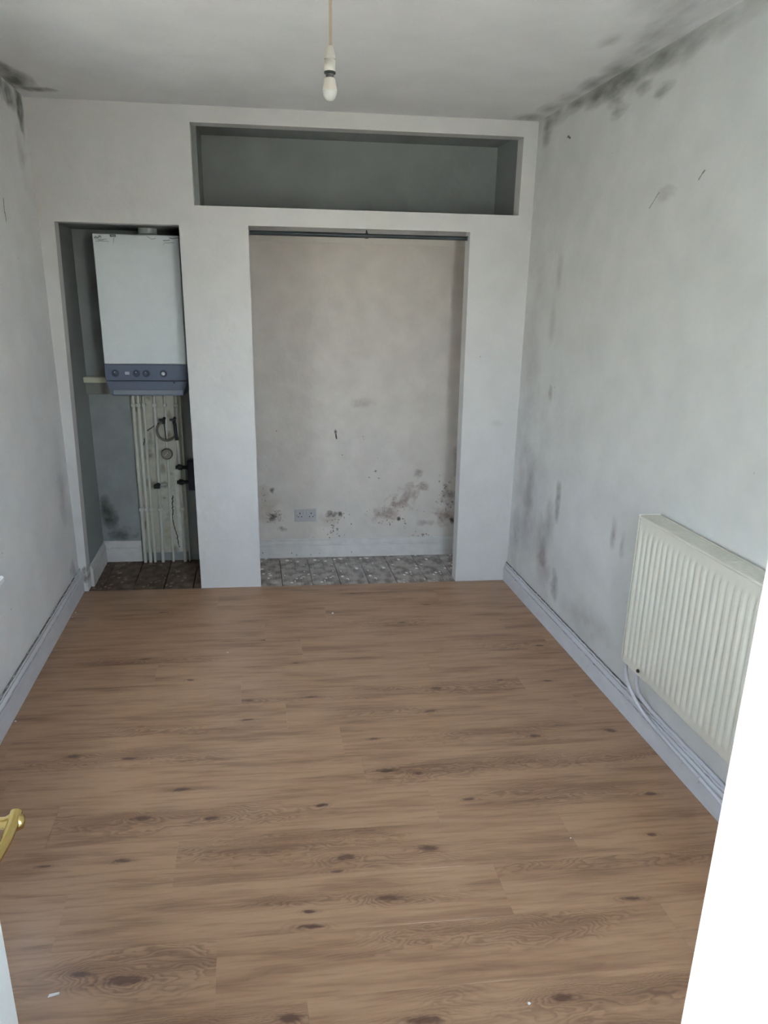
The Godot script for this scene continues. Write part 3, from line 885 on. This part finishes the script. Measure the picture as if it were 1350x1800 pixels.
func build_radiator():
	var z0 := 1.766
	var len := 1.0
	var r := thing("radiator", "cream ribbed panel radiator with a slotted top grille on the right wall", "radiator", Vector3(XR - 0.1, 0.30, z0))
	# local: x 0 at the front face, towards the wall +x; y 0..0.62; z 0..1
	var cream := mat(Color(0.845, 0.835, 0.785), 0.4)
	var hgt := 0.62
	begin(0)
	var ys := [0.0, 0.012, 0.030, 0.042, 0.055, 0.30, 0.55, 0.563, 0.575, 0.60, 0.618]
	var n := 30 * 10
	var pitch := 1.0 / 30.0
	var pt := func(i: int, j: int) -> Vector3:
		var z := len * i / n
		var t := fposmod(z / pitch, 1.0)
		var b := clampf((0.5 - absf(t - 0.5)) * 4.2 - 0.42, 0.0, 1.0)
		b = b * b * (3.0 - 2.0 * b)
		var y: float = ys[j]
		var f := smoothstep(0.030, 0.056, y) * (1.0 - smoothstep(0.549, 0.576, y))
		var e := 0.0
		if i == 0 or i == n: e = 0.003
		if j == 0 or j == ys.size() - 1: e = 0.003
		return Vector3(0.007 - 0.0048 * b * f + e, y, z)
	for i in n:
		for j in ys.size() - 1:
			quad(pt.call(i, j), pt.call(i + 1, j), pt.call(i + 1, j + 1), pt.call(i, j + 1))
	done("front_panel", cream, r)
	begin()
	bbox(Vector3(0.075, 0.0, 0.0), Vector3(0.086, hgt - 0.004, len), 0.003)
	done("rear_panel", cream, r)
	for s in 2:
		begin()
		var zz: float = -0.004 if s == 0 else len
		bbox(Vector3(0.004, 0.012, zz), Vector3(0.092, hgt + 0.003, zz + 0.004), 0.0015)
		done("side_panel", cream, r)
	# top grille: a frame with cross slots
	var gr := Node3D.new()
	gr.name = "top_grille"
	r.add_child(gr)
	begin()
	bbox(Vector3(0.003, hgt - 0.008, 0.0), Vector3(0.020, hgt + 0.001, len), 0.002)
	bbox(Vector3(0.078, hgt - 0.008, 0.0), Vector3(0.092, hgt + 0.001, len), 0.002)
	for q in [0.0, 0.17, 0.335, 0.5, 0.665, 0.83, 0.98]:
		box(Vector3(0.020, hgt - 0.007, q), Vector3(0.078, hgt + 0.0005, q + (0.02 if q != 0.0 else 0.012)))
	done("grille_frame", cream, gr)
	begin()
	for i in 110:
		var z := 0.014 + i * 0.0089
		if z > len - 0.02: break
		box(Vector3(0.0195, hgt - 0.006, z), Vector3(0.0785, hgt - 0.0002, z + 0.0064))
	var bars := done("grille_bars", cream, gr)
	bars.set_meta("kind", "stuff")
	begin()
	for i in 60:
		var z := 0.02 + i * 0.016
		box(Vector3(0.024, 0.05, z), Vector3(0.0735, hgt - 0.04, z + 0.002))
	var fins := done("convector_fins", cream, r)
	fins.set_meta("kind", "stuff")
	for z in [0.12, 0.86]:
		begin()
		box(Vector3(0.086, 0.06, z), Vector3(0.1, 0.56, z + 0.03))
		done("bracket", mat(Color(0.8, 0.8, 0.78), 0.5), r)
	begin(0)
	lathe([[0.0, 0.0], [0.007, 0.0], [0.007, 0.006], [0.004, 0.008], [0.0, 0.008]], Vector3(0.004, 0.026, 0.13), Vector3(-1, 0, 0), 12)
	done("drain_plug", mat(Color(0.35, 0.33, 0.31), 0.4, 0.6), r)
	begin(0)
	tube([Vector3(0.045, 0.03, -0.004), Vector3(0.045, 0.03, -0.02), Vector3(0.045, 0.02, -0.03), Vector3(0.045, -0.03, -0.03)], 0.0095, 12)
	done("valve", mat(Color(0.86, 0.86, 0.84), 0.4), r)

	# the two painted copper pipes that run along the skirting
	var pm := mat(Color(0.80, 0.80, 0.82), 0.4)
	var p := thing("heating_pipe", "thin white pipe bending from radiator corner down along the skirting face", "pipe", Vector3(XR, 0, 1.74), 0.0, "radiator pipes")
	begin(0)
	var pts := []
	for q in [[-0.055, 0.27, -0.004], [-0.054, 0.235, 0.0], [-0.050, 0.20, 0.012], [-0.043, 0.168, 0.03], [-0.034, 0.140, 0.058], [-0.028, 0.118, 0.10], [-0.027, 0.105, 0.16], [-0.027, 0.098, 0.24], [-0.027, 0.095, 0.36], [-0.0275, 0.086, 0.7], [-0.0275, 0.082, 1.2], [-0.0275, 0.080, 2.0]]:
		pts.append(Vector3(q[0], q[1], q[2]))
	tube(pts, 0.0078, 12)
	done("tube", pm, p)
	for z in [0.5, 1.0, 1.5]:
		begin()
		bbox(Vector3(-0.037, 0.072, z), Vector3(-0.0195, 0.10, z + 0.012), 0.002)
		done("pipe_clip", pm, p)
	p = thing("heating_pipe", "thin white pipe dropping from radiator to lie on top of the skirting", "pipe", Vector3(XR, 0, 1.79), 0.0, "radiator pipes")
	begin(0)
	pts = []
	for q in [[-0.045, 0.305, 0.02], [-0.045, 0.27, 0.02], [-0.042, 0.22, 0.02], [-0.030, 0.175, 0.025], [-0.018, 0.148, 0.05], [-0.010, 0.135, 0.09], [-0.0085, 0.1325, 0.15], [-0.0085, 0.1325, 0.6], [-0.0085, 0.1325, 1.2], [-0.0085, 0.1325, 1.95]]:
		pts.append(Vector3(q[0], q[1], q[2]))
	tube(pts, 0.0078, 12)
	done("tube", pm, p)

func boiler_front() -> Image:
	var im := plain(460, 700, 0.02, 0.01, 34, 0.97)
	var ink := Color(0.66, 0.66, 0.66)
	# small print in the top corners
	scratch(im, 1000.0, 0.012, 0.019, 0.045, 0.019, 0.006, ink, 0.8)
	for q in [[0.015, 0.030, 0.075], [0.015, 0.040, 0.085], [0.03, 0.034, 0.06]]: scratch(im, 1000.0, q[0], q[1], q[2], q[1], 0.002, ink, 0.5)
	im.fill_rect(Rect2i(94, 4, 30, 12), Color(0.32, 0.34, 0.38))
	scratch(im, 1000.0, 0.10, 0.010, 0.12, 0.010, 0.003, Color(0.8, 0.8, 0.8), 0.8)
	specks(im, 1000.0, 0.108, 0.05, 0.006, 0.006, ink, 3, 0.003)
	scratch(im, 1000.0, 0.115, 0.022, 0.108, 0.045, 0.002, ink, 0.4)
	scratch(im, 1000.0, 0.29, 0.008, 0.31, 0.022, 0.002, ink, 0.35)
	scratch(im, 1000.0, 0.31, 0.022, 0.335, 0.02, 0.002, ink, 0.35)
	scratch(im, 1000.0, 0.41, 0.018, 0.455, 0.014, 0.004, ink, 0.7)
	scratch(im, 1000.0, 0.375, 0.028, 0.41, 0.027, 0.003, ink, 0.6)
	scratch(im, 1000.0, 0.38, 0.040, 0.43, 0.039, 0.002, ink, 0.4)
	specks(im, 1000.0, 0.375, 0.048, 0.004, 0.004, ink, 3, 0.003)
	return im

func build_closet():
	# --- boiler, local x to the right, z towards the room, origin at its lower left front corner on the wall line
	var b := thing("boiler", "white wall-hung boiler with a slate blue control strip in the closet", "boiler", P(0.213, 1.115, -0.22), -TH)
	var case_ := mat(Color(0.93, 0.94, 0.94), 0.3)
	var blue := mat(Color(0.36, 0.40, 0.47), 0.45)
	var w := 0.457
	var d := 0.296
	begin()
	bbox(Vector3(0.004, 0.10, -d), Vector3(w - 0.004, 0.886, -0.012), 0.006)
	done("case", mat(Color(0.66, 0.67, 0.67), 0.35), b)
	begin()
	uo = Vector3(0, 0.89, 0); ua = Vector3(1.0 / 0.46, 0, 0); va = Vector3(0, -1.0 / 0.70, 0)
	bbox(Vector3(0.0, 0.193, -0.03), Vector3(w, 0.889, 0.0), 0.004)
	done("front_cover", mat(Color(0.90, 0.93, 0.93), 0.25, 0.0, tex(boiler_front())), b)
	begin()
	bbox(Vector3(-0.002, 0.098, -0.05), Vector3(w + 0.002, 0.191, 0.002), 0.004)
	var cp := done("control_strip", blue, b)
	var kx := [0.057, 0.174, 0.228, 0.326]
	for i in 4:
		begin(0)
		lathe([[0.021, 0.0], [0.021, 0.003], [0.017, 0.003], [0.017, 0.0015], [0.013, 0.0015], [0.012, 0.010], [0.010, 0.012], [0.0, 0.012]], Vector3(kx[i], 0.140, 0.002), Vector3(0, 0, 1), 24)
		var kb := done("knob", mat(Color(0.27, 0.31, 0.37), 0.4), cp)
		begin()
		bbox(Vector3(kx[i] - 0.0018, 0.143, 0.0135), Vector3(kx[i] + 0.0018, 0.151, 0.0145), 0.0003)
		done("pointer", mat(Color(0.7, 0.72, 0.75), 0.4), kb)
		if i == 3:
			begin(0)
			lathe([[0.0105, 0.0], [0.0105, 0.002], [0.0, 0.0025]], Vector3(kx[i], 0.140, 0.0145), Vector3(0, 0, 1), 18)
			done("pale_cap", mat(Color(0.86, 0.87, 0.88), 0.4), kb)
	begin()
	bbox(Vector3(0.110, 0.132, 0.002), Vector3(0.136, 0.150, 0.0045), 0.001)
	done("display", mat(Color(0.70, 0.73, 0.76), 0.3), cp)
	# drop-down flap below: a shallow tray with sloping ends
	begin()
	hexa([Vector3(0.03, 0.012, 0.0), Vector3(w - 0.03, 0.012, 0.0), Vector3(w - 0.03, 0.012, -0.22), Vector3(0.03, 0.012, -0.22),
		Vector3(0.0, 0.095, -0.004), Vector3(w, 0.095, -0.004), Vector3(w, 0.095, -0.24), Vector3(0.0, 0.095, -0.24)])
	done("lower_flap", blue, b)
	begin()
	bbox(Vector3(0.036, 0.018, 0.001), Vector3(w - 0.026, 0.046, 0.006), 0.002)
	done("flap_strip", mat(Color(0.50, 0.53, 0.56), 0.5), b)
	begin(0)
	lathe([[0.004, 0.0], [0.004, 0.002], [0.0, 0.002]], Vector3(w - 0.075, 0.088, 0.0), Vector3(0, 0, 1), 12)
	done("screw_hole", mat(Color(0.06, 0.06, 0.07), 0.6), b)
	begin(0)
	tube([Vector3(0.27, 0.885, -0.13), Vector3(0.27, 0.933, -0.13)], 0.05, 24)
	done("flue", mat(Color(0.74, 0.76, 0.75), 0.4), b)
	begin(0)
	lathe([[0.058, 0.0], [0.058, 0.012], [0.05, 0.016]], Vector3(0.27, 0.886, -0.13), Vector3.UP, 24)
	done("flue_collar", mat(Color(0.66, 0.68, 0.67), 0.4), b)

	# --- scar on the closet wall left of the boiler, built up as a shelf board
	var sh := thing("shelf", "pale scar strip over a bare plaster patch on the closet wall left of the boiler", "shelf", P(0.045, 1.10, DEEP), -TH)
	begin()
	bbox(Vector3(0.0, 0.075, 0.001), Vector3(0.165, 0.107, 0.09), 0.003)
	done("board", mat(Color(0.80, 0.79, 0.70), 0.7), sh)
	begin()
	bbox(Vector3(0.0, 0.0, 0.001), Vector3(0.165, 0.075, 0.05), 0.003)
	done("bare_patch", mat(Color(0.52, 0.53, 0.50), 0.8), sh)

	# --- painted backboard with the pipes clipped to it
	var im := plain(320, 1100, 0.08, 0.02, 35, 0.92)
	for s in 18:
		stain(im, 1000.0, rng.randf() * 0.32, rng.randf() * 1.1, rng.randf_range(0.01, 0.05), rng.randf_range(0.02, 0.09), Color(0.48, 0.44, 0.37), 0.5, 2.0, 0.9)
	stain(im, 1000.0, 0.17, 0.98, 0.04, 0.14, Color(0.70, 0.62, 0.42), 0.5, 1.5, 0.7)
	for q in [[0.215, 0.70, 0.205, 0.88], [0.205, 0.88, 0.225, 0.98], [0.225, 0.98, 0.235, 1.06], [0.08, 0.27, 0.16, 0.22], [0.06, 0.36, 0.08, 0.27]]:
		scratch(im, 1000.0, q[0], q[1], q[2], q[3], 0.004, Color(0.2, 0.17, 0.14), 0.7)
	var bb := Node3D.new()
	bb.name = "trim_5"
	add_child(bb)
	bb.position = P(0.292, 0.0, DEEP)
	bb.rotation.y = -TH
	structure(bb, "grubby cream board behind the boiler pipes")
	begin(); uo = Vector3(0, 1.13, 0); ua = Vector3(1.0 / 0.32, 0, 0); va = Vector3(0, -1.0 / 1.08, 0)
	bbox(Vector3(0.0, 0.05, 0.001), Vector3(0.30, 1.13, 0.012), 0.002)
	done("board", painted(im, Color(0.79, 0.78, 0.71), 0.6, 0.1), bb)
	begin(); uo = Vector3(0, 1.13, 0); ua = Vector3(1.0 / 0.32, 0, 0); va = Vector3(0, -1.0 / 1.08, 0)
	bbox(Vector3(0.235, 0.06, 0.012), Vector3(0.30, 0.62, 0.02), 0.002)
	done("cover_strip", painted(im, Color(0.87, 0.86, 0.81), 0.6, 0.1), bb)

	var pm := mat(Color(0.80, 0.80, 0.75), 0.45)
	var where := [[0.311, 0.304, 0.0105, "outermost white pipe under boiler, next to the short skirting"], [0.342, 0.338, 0.0105, "second white pipe under boiler from the short skirting"], [0.373, 0.3675, 0.0085, "thin third white pipe under boiler from the short skirting"],
		[0.439, 0.418, 0.0105, "white pipe under boiler passing left of the round gauge"], [0.500, 0.484, 0.0075, "white pipe under boiler running behind the round gauge"], [0.568, 0.561, 0.0105, "white pipe under boiler nearest the dark box"], [0.594, 0.590, 0.005, "thinnest white pipe under boiler, on board edge by the closet side"]]
	for i in where.size():
		var q = where[i]
		var p := thing("boiler_pipe", q[3], "pipe", P(q[1], -0.008, DEEP + 0.024 + q[2]), -TH, "pipes below the boiler")
		var dx: float = q[0] - q[1]
		begin(0)
		tube([Vector3(0, 0.0, 0), Vector3(dx * 0.5, 0.55, 0), Vector3(dx, 1.0, 0), Vector3(dx, 1.145, 0)], q[2], 14)
		done("tube", pm, p)
		for y in [1.04, 0.365]:
			if i == 4 and y < 1.0: continue
			if i == 6: continue
			var cx: float = dx * clampf(y, 0, 1)
			begin()
			bbox(Vector3(cx - q[2] - 0.003, y - 0.011, -0.011 - q[2]), Vector3(cx + q[2] + 0.003, y + 0.011, q[2] + 0.002), 0.003)
			done("pipe_clip", pm, p)

	# --- filling loop: braided hose between two taps
	var dark := mat(Color(0.13, 0.145, 0.16), 0.4, 0.4)
	var braid := mat(Color(0.45, 0.44, 0.40), 0.4, 0.7)
	var f := thing("filling_loop", "braided hose looped between two black taps on the boiler pipes", "hose", P(0.503, 0.877, DEEP + 0.075), -TH)
	begin(0)
	var pts := []
	for i in 19:
		var a := deg_to_rad(100 + i * 235.0 / 18)
		pts.append(Vector3(cos(a) * 0.057, sin(a) * 0.060, 0.0))
	tube(pts, 0.0075, 10)
	done("hose", braid, f)
	for s in 2:
		var x: float = -0.012 if s == 0 else 0.052
		var tp := Node3D.new()
		tp.name = "tap"
		f.add_child(tp, true)
		begin(0)
		tube([Vector3(x, 0.075, -0.03), Vector3(x, 0.070, 0.0), Vector3(x, 0.045, 0.005)], 0.010, 12)
		done("tap_body", dark, tp)
		begin()
		bbox(Vector3(x - 0.026, 0.064, -0.002), Vector3(x + 0.012, 0.078, 0.012), 0.003)
		done("tap_lever", dark, tp)
	begin(0)
	tube([Vector3(0.054, 0.05, 0), Vector3(0.056, 0.0, 0), Vector3(0.060, -0.05, 0)], 0.0105, 12)
	done("check_valve", dark, f)
	begin(0)
	tube([Vector3(0.050, -0.05, 0), Vector3(0.072, -0.05, 0)], 0.009, 10)
	done("valve_cap", dark, f)
	begin(0)
	tube([Vector3(-0.010, 0.05, 0.004), Vector3(-0.006, 0.0, 0.006), Vector3(-0.004, -0.055, 0.002)], 0.003, 8)
	done("tether", dark, f)

	# --- round gauge
	var g := thing("pressure_gauge", "small round brass pressure gauge below the hose loop", "gauge", P(0.497, 0.729, DEEP + 0.045), -TH)
	begin(0)
	lathe([[0.0, 0.0], [0.030, 0.0], [0.035, 0.006], [0.035, 0.026], [0.032, 0.030], [0.029, 0.030], [0.028, 0.026]], Vector3.ZERO, Vector3(0, 0, 1), 28)
	done("housing", mat(Color(0.42, 0.39, 0.33), 0.35, 0.6), g)
	begin(0)
	lathe([[0.0285, 0.0255], [0.0, 0.0265]], Vector3.ZERO, Vector3(0, 0, 1), 28)
	done("dial", mat(Color(0.50, 0.49, 0.44), 0.35), g)
	begin()
	hexa([Vector3(-0.013, -0.009, 0.0268), Vector3(-0.011, -0.011, 0.0268), Vector3(0.010, 0.011, 0.0268), Vector3(0.008, 0.012, 0.0268), Vector3(-0.013, -0.009, 0.028), Vector3(-0.011, -0.011, 0.028), Vector3(0.010, 0.011, 0.028), Vector3(0.008, 0.012, 0.028)])
	done("needle", mat(Color(0.85, 0.85, 0.82), 0.4), g)

	# --- three more valves and the dark box on the closet side
	var vs := [[0.575, 0.644, "dark tap on the upper inlet of the dark box", "up"], [0.578, 0.547, "dark tap on the lower inlet of the dark box", "up"], [0.438, 0.525, "black lever tap standing alone between the two left pipe groups", "side"]]
	for q in vs:
		var v := thing("valve", q[2], "valve", P(q[0], q[1], DEEP + 0.075), -TH, "valves on the boiler pipes")
		begin(0)
		if q[3] == "up":
			lathe([[0.0, -0.03], [0.012, -0.03], [0.013, -0.018], [0.018, -0.012], [0.018, 0.006], [0.012, 0.012], [0.012, 0.036], [0.015, 0.038], [0.015, 0.046], [0.0, 0.046]], Vector3.ZERO, Vector3(1, 0, 0), 16)
		else:
			lathe([[0.0, -0.012], [0.010, -0.012], [0.012, 0.0], [0.010, 0.03], [0.008, 0.05], [0.0, 0.05]], Vector3.ZERO, Vector3(1, 0.25, 0).normalized(), 14)
		done("body", mat(Color(0.22, 0.23, 0.23), 0.45, 0.5) if q[3] == "up" else mat(Color(0.62, 0.62, 0.58), 0.5), v)
		begin(0)
		lathe([[0.0, 0.0], [0.008, 0.0], [0.008, 0.016], [0.014, 0.018], [0.014, 0.028], [0.0, 0.030]], Vector3(-0.004, 0.004, 0.004), Vector3(0, 0.35, 0.94).normalized(), 14)
		done("spindle_head", dark, v)
		if q[3] == "side":
			begin()
			bbox(Vector3(-0.034, -0.014, -0.006), Vector3(0.004, 0.012, 0.022), 0.003)
			done("lever", dark, v)
		begin(0)
		tube([Vector3(0, 0, -0.032), Vector3(0, 0, -0.005)], 0.009, 12)
		done("stub", pm, v)
	var x := thing("junction_box", "dark blue box on the closet's right side by the taps", "box", P(0.709, 0.50, DEEP + 0.075), -TH)
	begin()
	bbox(Vector3(-0.088, 0.0, -0.035), Vector3(-0.002, 0.195, 0.035), 0.005)
	done("housing", mat(Color(0.14, 0.17, 0.23), 0.5), x)
	begin()
	bbox(Vector3(-0.085, 0.012, 0.035), Vector3(-0.008, 0.185, 0.041), 0.002)
	done("lid", mat(Color(0.13, 0.16, 0.22), 0.45), x)

func build_alcove_things():
	# --- telescopic rail across the alcove opening
	var r := thing("curtain_rail", "dark grey telescopic rail across the top of the alcove", "rail", P(1.0505, 2.017, -0.045), -TH)
	var dk := mat(Color(0.20, 0.235, 0.25), 0.4, 0.3)
	var L := 1.1865 * sqrt(1 + K * K)
	begin(0)
	tube([Vector3(0, 0, 0), Vector3(0.63, 0.0, 0)], 0.0122, 16)
	done("outer_tube", dk, r)
	begin(0)
	tube([Vector3(0.63, 0, 0), Vector3(L, 0.0, 0)], 0.0108, 16)
	done("inner_tube", dk, r)
	begin(0)
	tube([Vector3(0.622, 0, 0), Vector3(0.638, 0, 0)], 0.0145, 16)
	var cl := done("collar", dk, r)
	begin(0)
	lathe([[0.005, 0.0], [0.005, 0.006], [0.002, 0.018], [0.0, 0.020]], Vector3(0.63, 0.010, 0), Vector3.UP, 12)
	done("thumb_screw", dk, cl)
	for q in [[0.0, 1], [L, -1]]:
		begin(0)
		lathe([[0.0, 0.0], [0.014, 0.0], [0.014, 0.003], [0.0115, 0.006]], Vector3(q[0], 0, 0), Vector3(q[1], 0, 0), 16)
		done("end_cap", mat(Color(0.55, 0.57, 0.57), 0.5), r)

	# --- thin batten strip along the top of the back wall
	begin()
	pbox(0.776, XR - 0.001, 2.006, 2.0499, DEEP, DEEP + 0.006)
	structure(done("trim_4", mat(Color(0.83, 0.81, 0.775), 0.7), self), "painted batten at the top of the alcove wall")

	# --- double socket
	var s := thing("double_socket", "white double plug socket with two switches on the alcove wall", "socket", P(1.2885, 0.248, DEEP), -TH)
	var pl := mat(Color(0.70, 0.69, 0.69), 0.45)
	var hole := mat(Color(0.05, 0.045, 0.045), 0.7)
	begin()
	bbox(Vector3(0, 0, 0.0005), Vector3(0.147, 0.088, 0.009), 0.0025)
	done("face_plate", pl, s)
	for i in 2:
		var cx: float = 0.036 if i == 0 else 0.111
		begin()
		bbox(Vector3(cx - 0.003, 0.053, 0.0085), Vector3(cx + 0.003, 0.062, 0.0095), 0.0004)
		done("earth_slot", hole, s)
		for e in [-1, 1]:
			begin()
			bbox(Vector3(cx + e * 0.011 - 0.0035, 0.031, 0.0085), Vector3(cx + e * 0.011 + 0.0035, 0.037, 0.0095), 0.0004)
			done("pin_slot", hole, s)
		begin()
		var sx: float = 0.064 if i == 0 else 0.083
		bbox(Vector3(sx - 0.006, 0.054, 0.008), Vector3(sx + 0.006, 0.074, 0.0125), 0.0015)
		done("rocker_switch", pl, s)
	for e in [0.014, 0.133]:
		begin(0)
		lathe([[0.0035, 0.0], [0.0035, 0.0008], [0.0, 0.001]], Vector3(e, 0.044, 0.009), Vector3(0, 0, 1), 12)
		done("screw", mat(Color(0.5, 0.5, 0.48), 0.4, 0.8), s)

func build_pendant():
	var c := Vector3(1.302, 2.2687, 1.72)       # lowest point of the bulb
	var p := thing("pendant_light", "bare unlit bulb hanging in a white holder from a cord", "lamp", Vector3(c.x, H, c.z))
	var wh := mat(Color(0.80, 0.79, 0.75), 0.4)
	var y := c.y - H
	begin(0)
	lathe([[0.0, -0.026], [0.012, -0.026], [0.030, -0.022], [0.038, -0.012], [0.040, 0.0]], Vector3.ZERO, Vector3.UP, 28)
	done("ceiling_rose", wh, p)
	begin(0)
	tube([Vector3(0, -0.022, 0), Vector3(0.0006, -0.10, 0), Vector3(0, y + 0.145, 0)], 0.0032, 10)
	tube([Vector3(0.004, -0.022, 0.001), Vector3(0.0042, -0.10, 0.001), Vector3(0.004, y + 0.15, 0.001)], 0.0026, 8)
	done("cord", mat(Color(0.68, 0.63, 0.56), 0.6), p)
	begin(0)
	lathe([[0.0165, y + 0.112], [0.0168, y + 0.118], [0.0155, y + 0.128], [0.011, y + 0.141], [0.006, y + 0.146], [0.0, y + 0.146]], Vector3.ZERO, Vector3.UP, 24)
	done("holder_cap", wh, p)
	begin(0)
	lathe([[0.0, y + 0.077], [0.0172, y + 0.077], [0.0172, y + 0.108], [0.0135, y + 0.109], [0.0135, y + 0.1125]], Vector3.ZERO, Vector3.UP, 24)
	done("holder_skirt", wh, p)
	begin(0)
	lathe([[0.0125, y + 0.073], [0.0175, y + 0.0735], [0.0175, y + 0.0785], [0.015, y + 0.079]], Vector3.ZERO, Vector3.UP, 24)
	done("holder_ring", mat(Color(0.20, 0.24, 0.23), 0.4), p)
	begin(0)
	lathe([[0.0122, y + 0.060], [0.0122, y + 0.077]], Vector3.ZERO, Vector3.UP, 24)
	done("bulb_cap", mat(Color(0.50, 0.50, 0.50), 0.3, 0.9), p)
	begin(0)
	lathe([[0.0135, y + 0.062], [0.0165, y + 0.059], [0.0185, y + 0.046], [0.0215, y + 0.032], [0.0222, y + 0.027]], Vector3.ZERO, Vector3.UP, 28)
	done("bulb_body", mat(Color(0.83, 0.81, 0.77), 0.35), p)
	begin(0)
	lathe([[0.0, y], [0.008, y + 0.001], [0.015, y + 0.0055], [0.020, y + 0.014], [0.0222, y + 0.023], [0.0222, y + 0.027]], Vector3.ZERO, Vector3.UP, 28)
	done("bulb_globe", mat(Color(0.76, 0.77, 0.75), 0.08), p)

func build_debris():
	var wh := mat(Color(0.92, 0.92, 0.91), 0.8)
	var sc := thing("paper_scrap", "small white torn strip lying on the laminate near the door", "scrap", Vector3(0.476, 0.0005, 2.655), 0.1)
	begin()
	hexa([Vector3(0, 0, 0.003), Vector3(0.026, 0, 0.001), Vector3(0.027, 0, -0.004), Vector3(0.003, 0, -0.005), Vector3(0, 0.002, 0.003), Vector3(0.026, 0.004, 0.001), Vector3(0.027, 0.003, -0.004), Vector3(0.003, 0.002, -0.005)])
	done("strip", wh, sc)
	var spots := [[0.034, 0.302, 0.006, "plaster crumb by the left skirting, close to the partition"], [0.030, 0.362, 0.005, "plaster crumb by the left skirting, second from the partition"], [0.028, 1.36, 0.006, "plaster crumb by the left skirting, farthest from the partition"], [1.438, 0.513, 0.008, "white flake on the laminate in front of the alcove"], [0.872, 0.89, 0.006, "white flake on the laminate in front of the closet post"], [1.671, 2.874, 0.006, "tiny pale chip on the laminate before the doorway"], [2.022, 2.352, 0.004, "pale fleck on the laminate across from the radiator"]]
	for q in spots:
		begin()
		var n := 6
		var ring := []
		for i in n:
			var a := TAU * i / n
			var rr: float = q[2] * rng.randf_range(0.6, 1.0)
			ring.append(Vector3(cos(a) * rr, 0.0003, sin(a) * rr * 0.8))
		var top := Vector3(0, q[2] * 0.7, 0)
		for i in n:
			otri(ring[i], ring[(i + 1) % n], top, Vector3(0, -0.001, 0))
			otri(ring[i], ring[(i + 1) % n], Vector3(0, 0.0002, 0), Vector3(0, 0.01, 0))
		var o := done("crumb", wh, self)
		o.position = Vector3(q[0], 0, q[1])
		tag(o, q[3], "crumb", "crumbs on the floor")
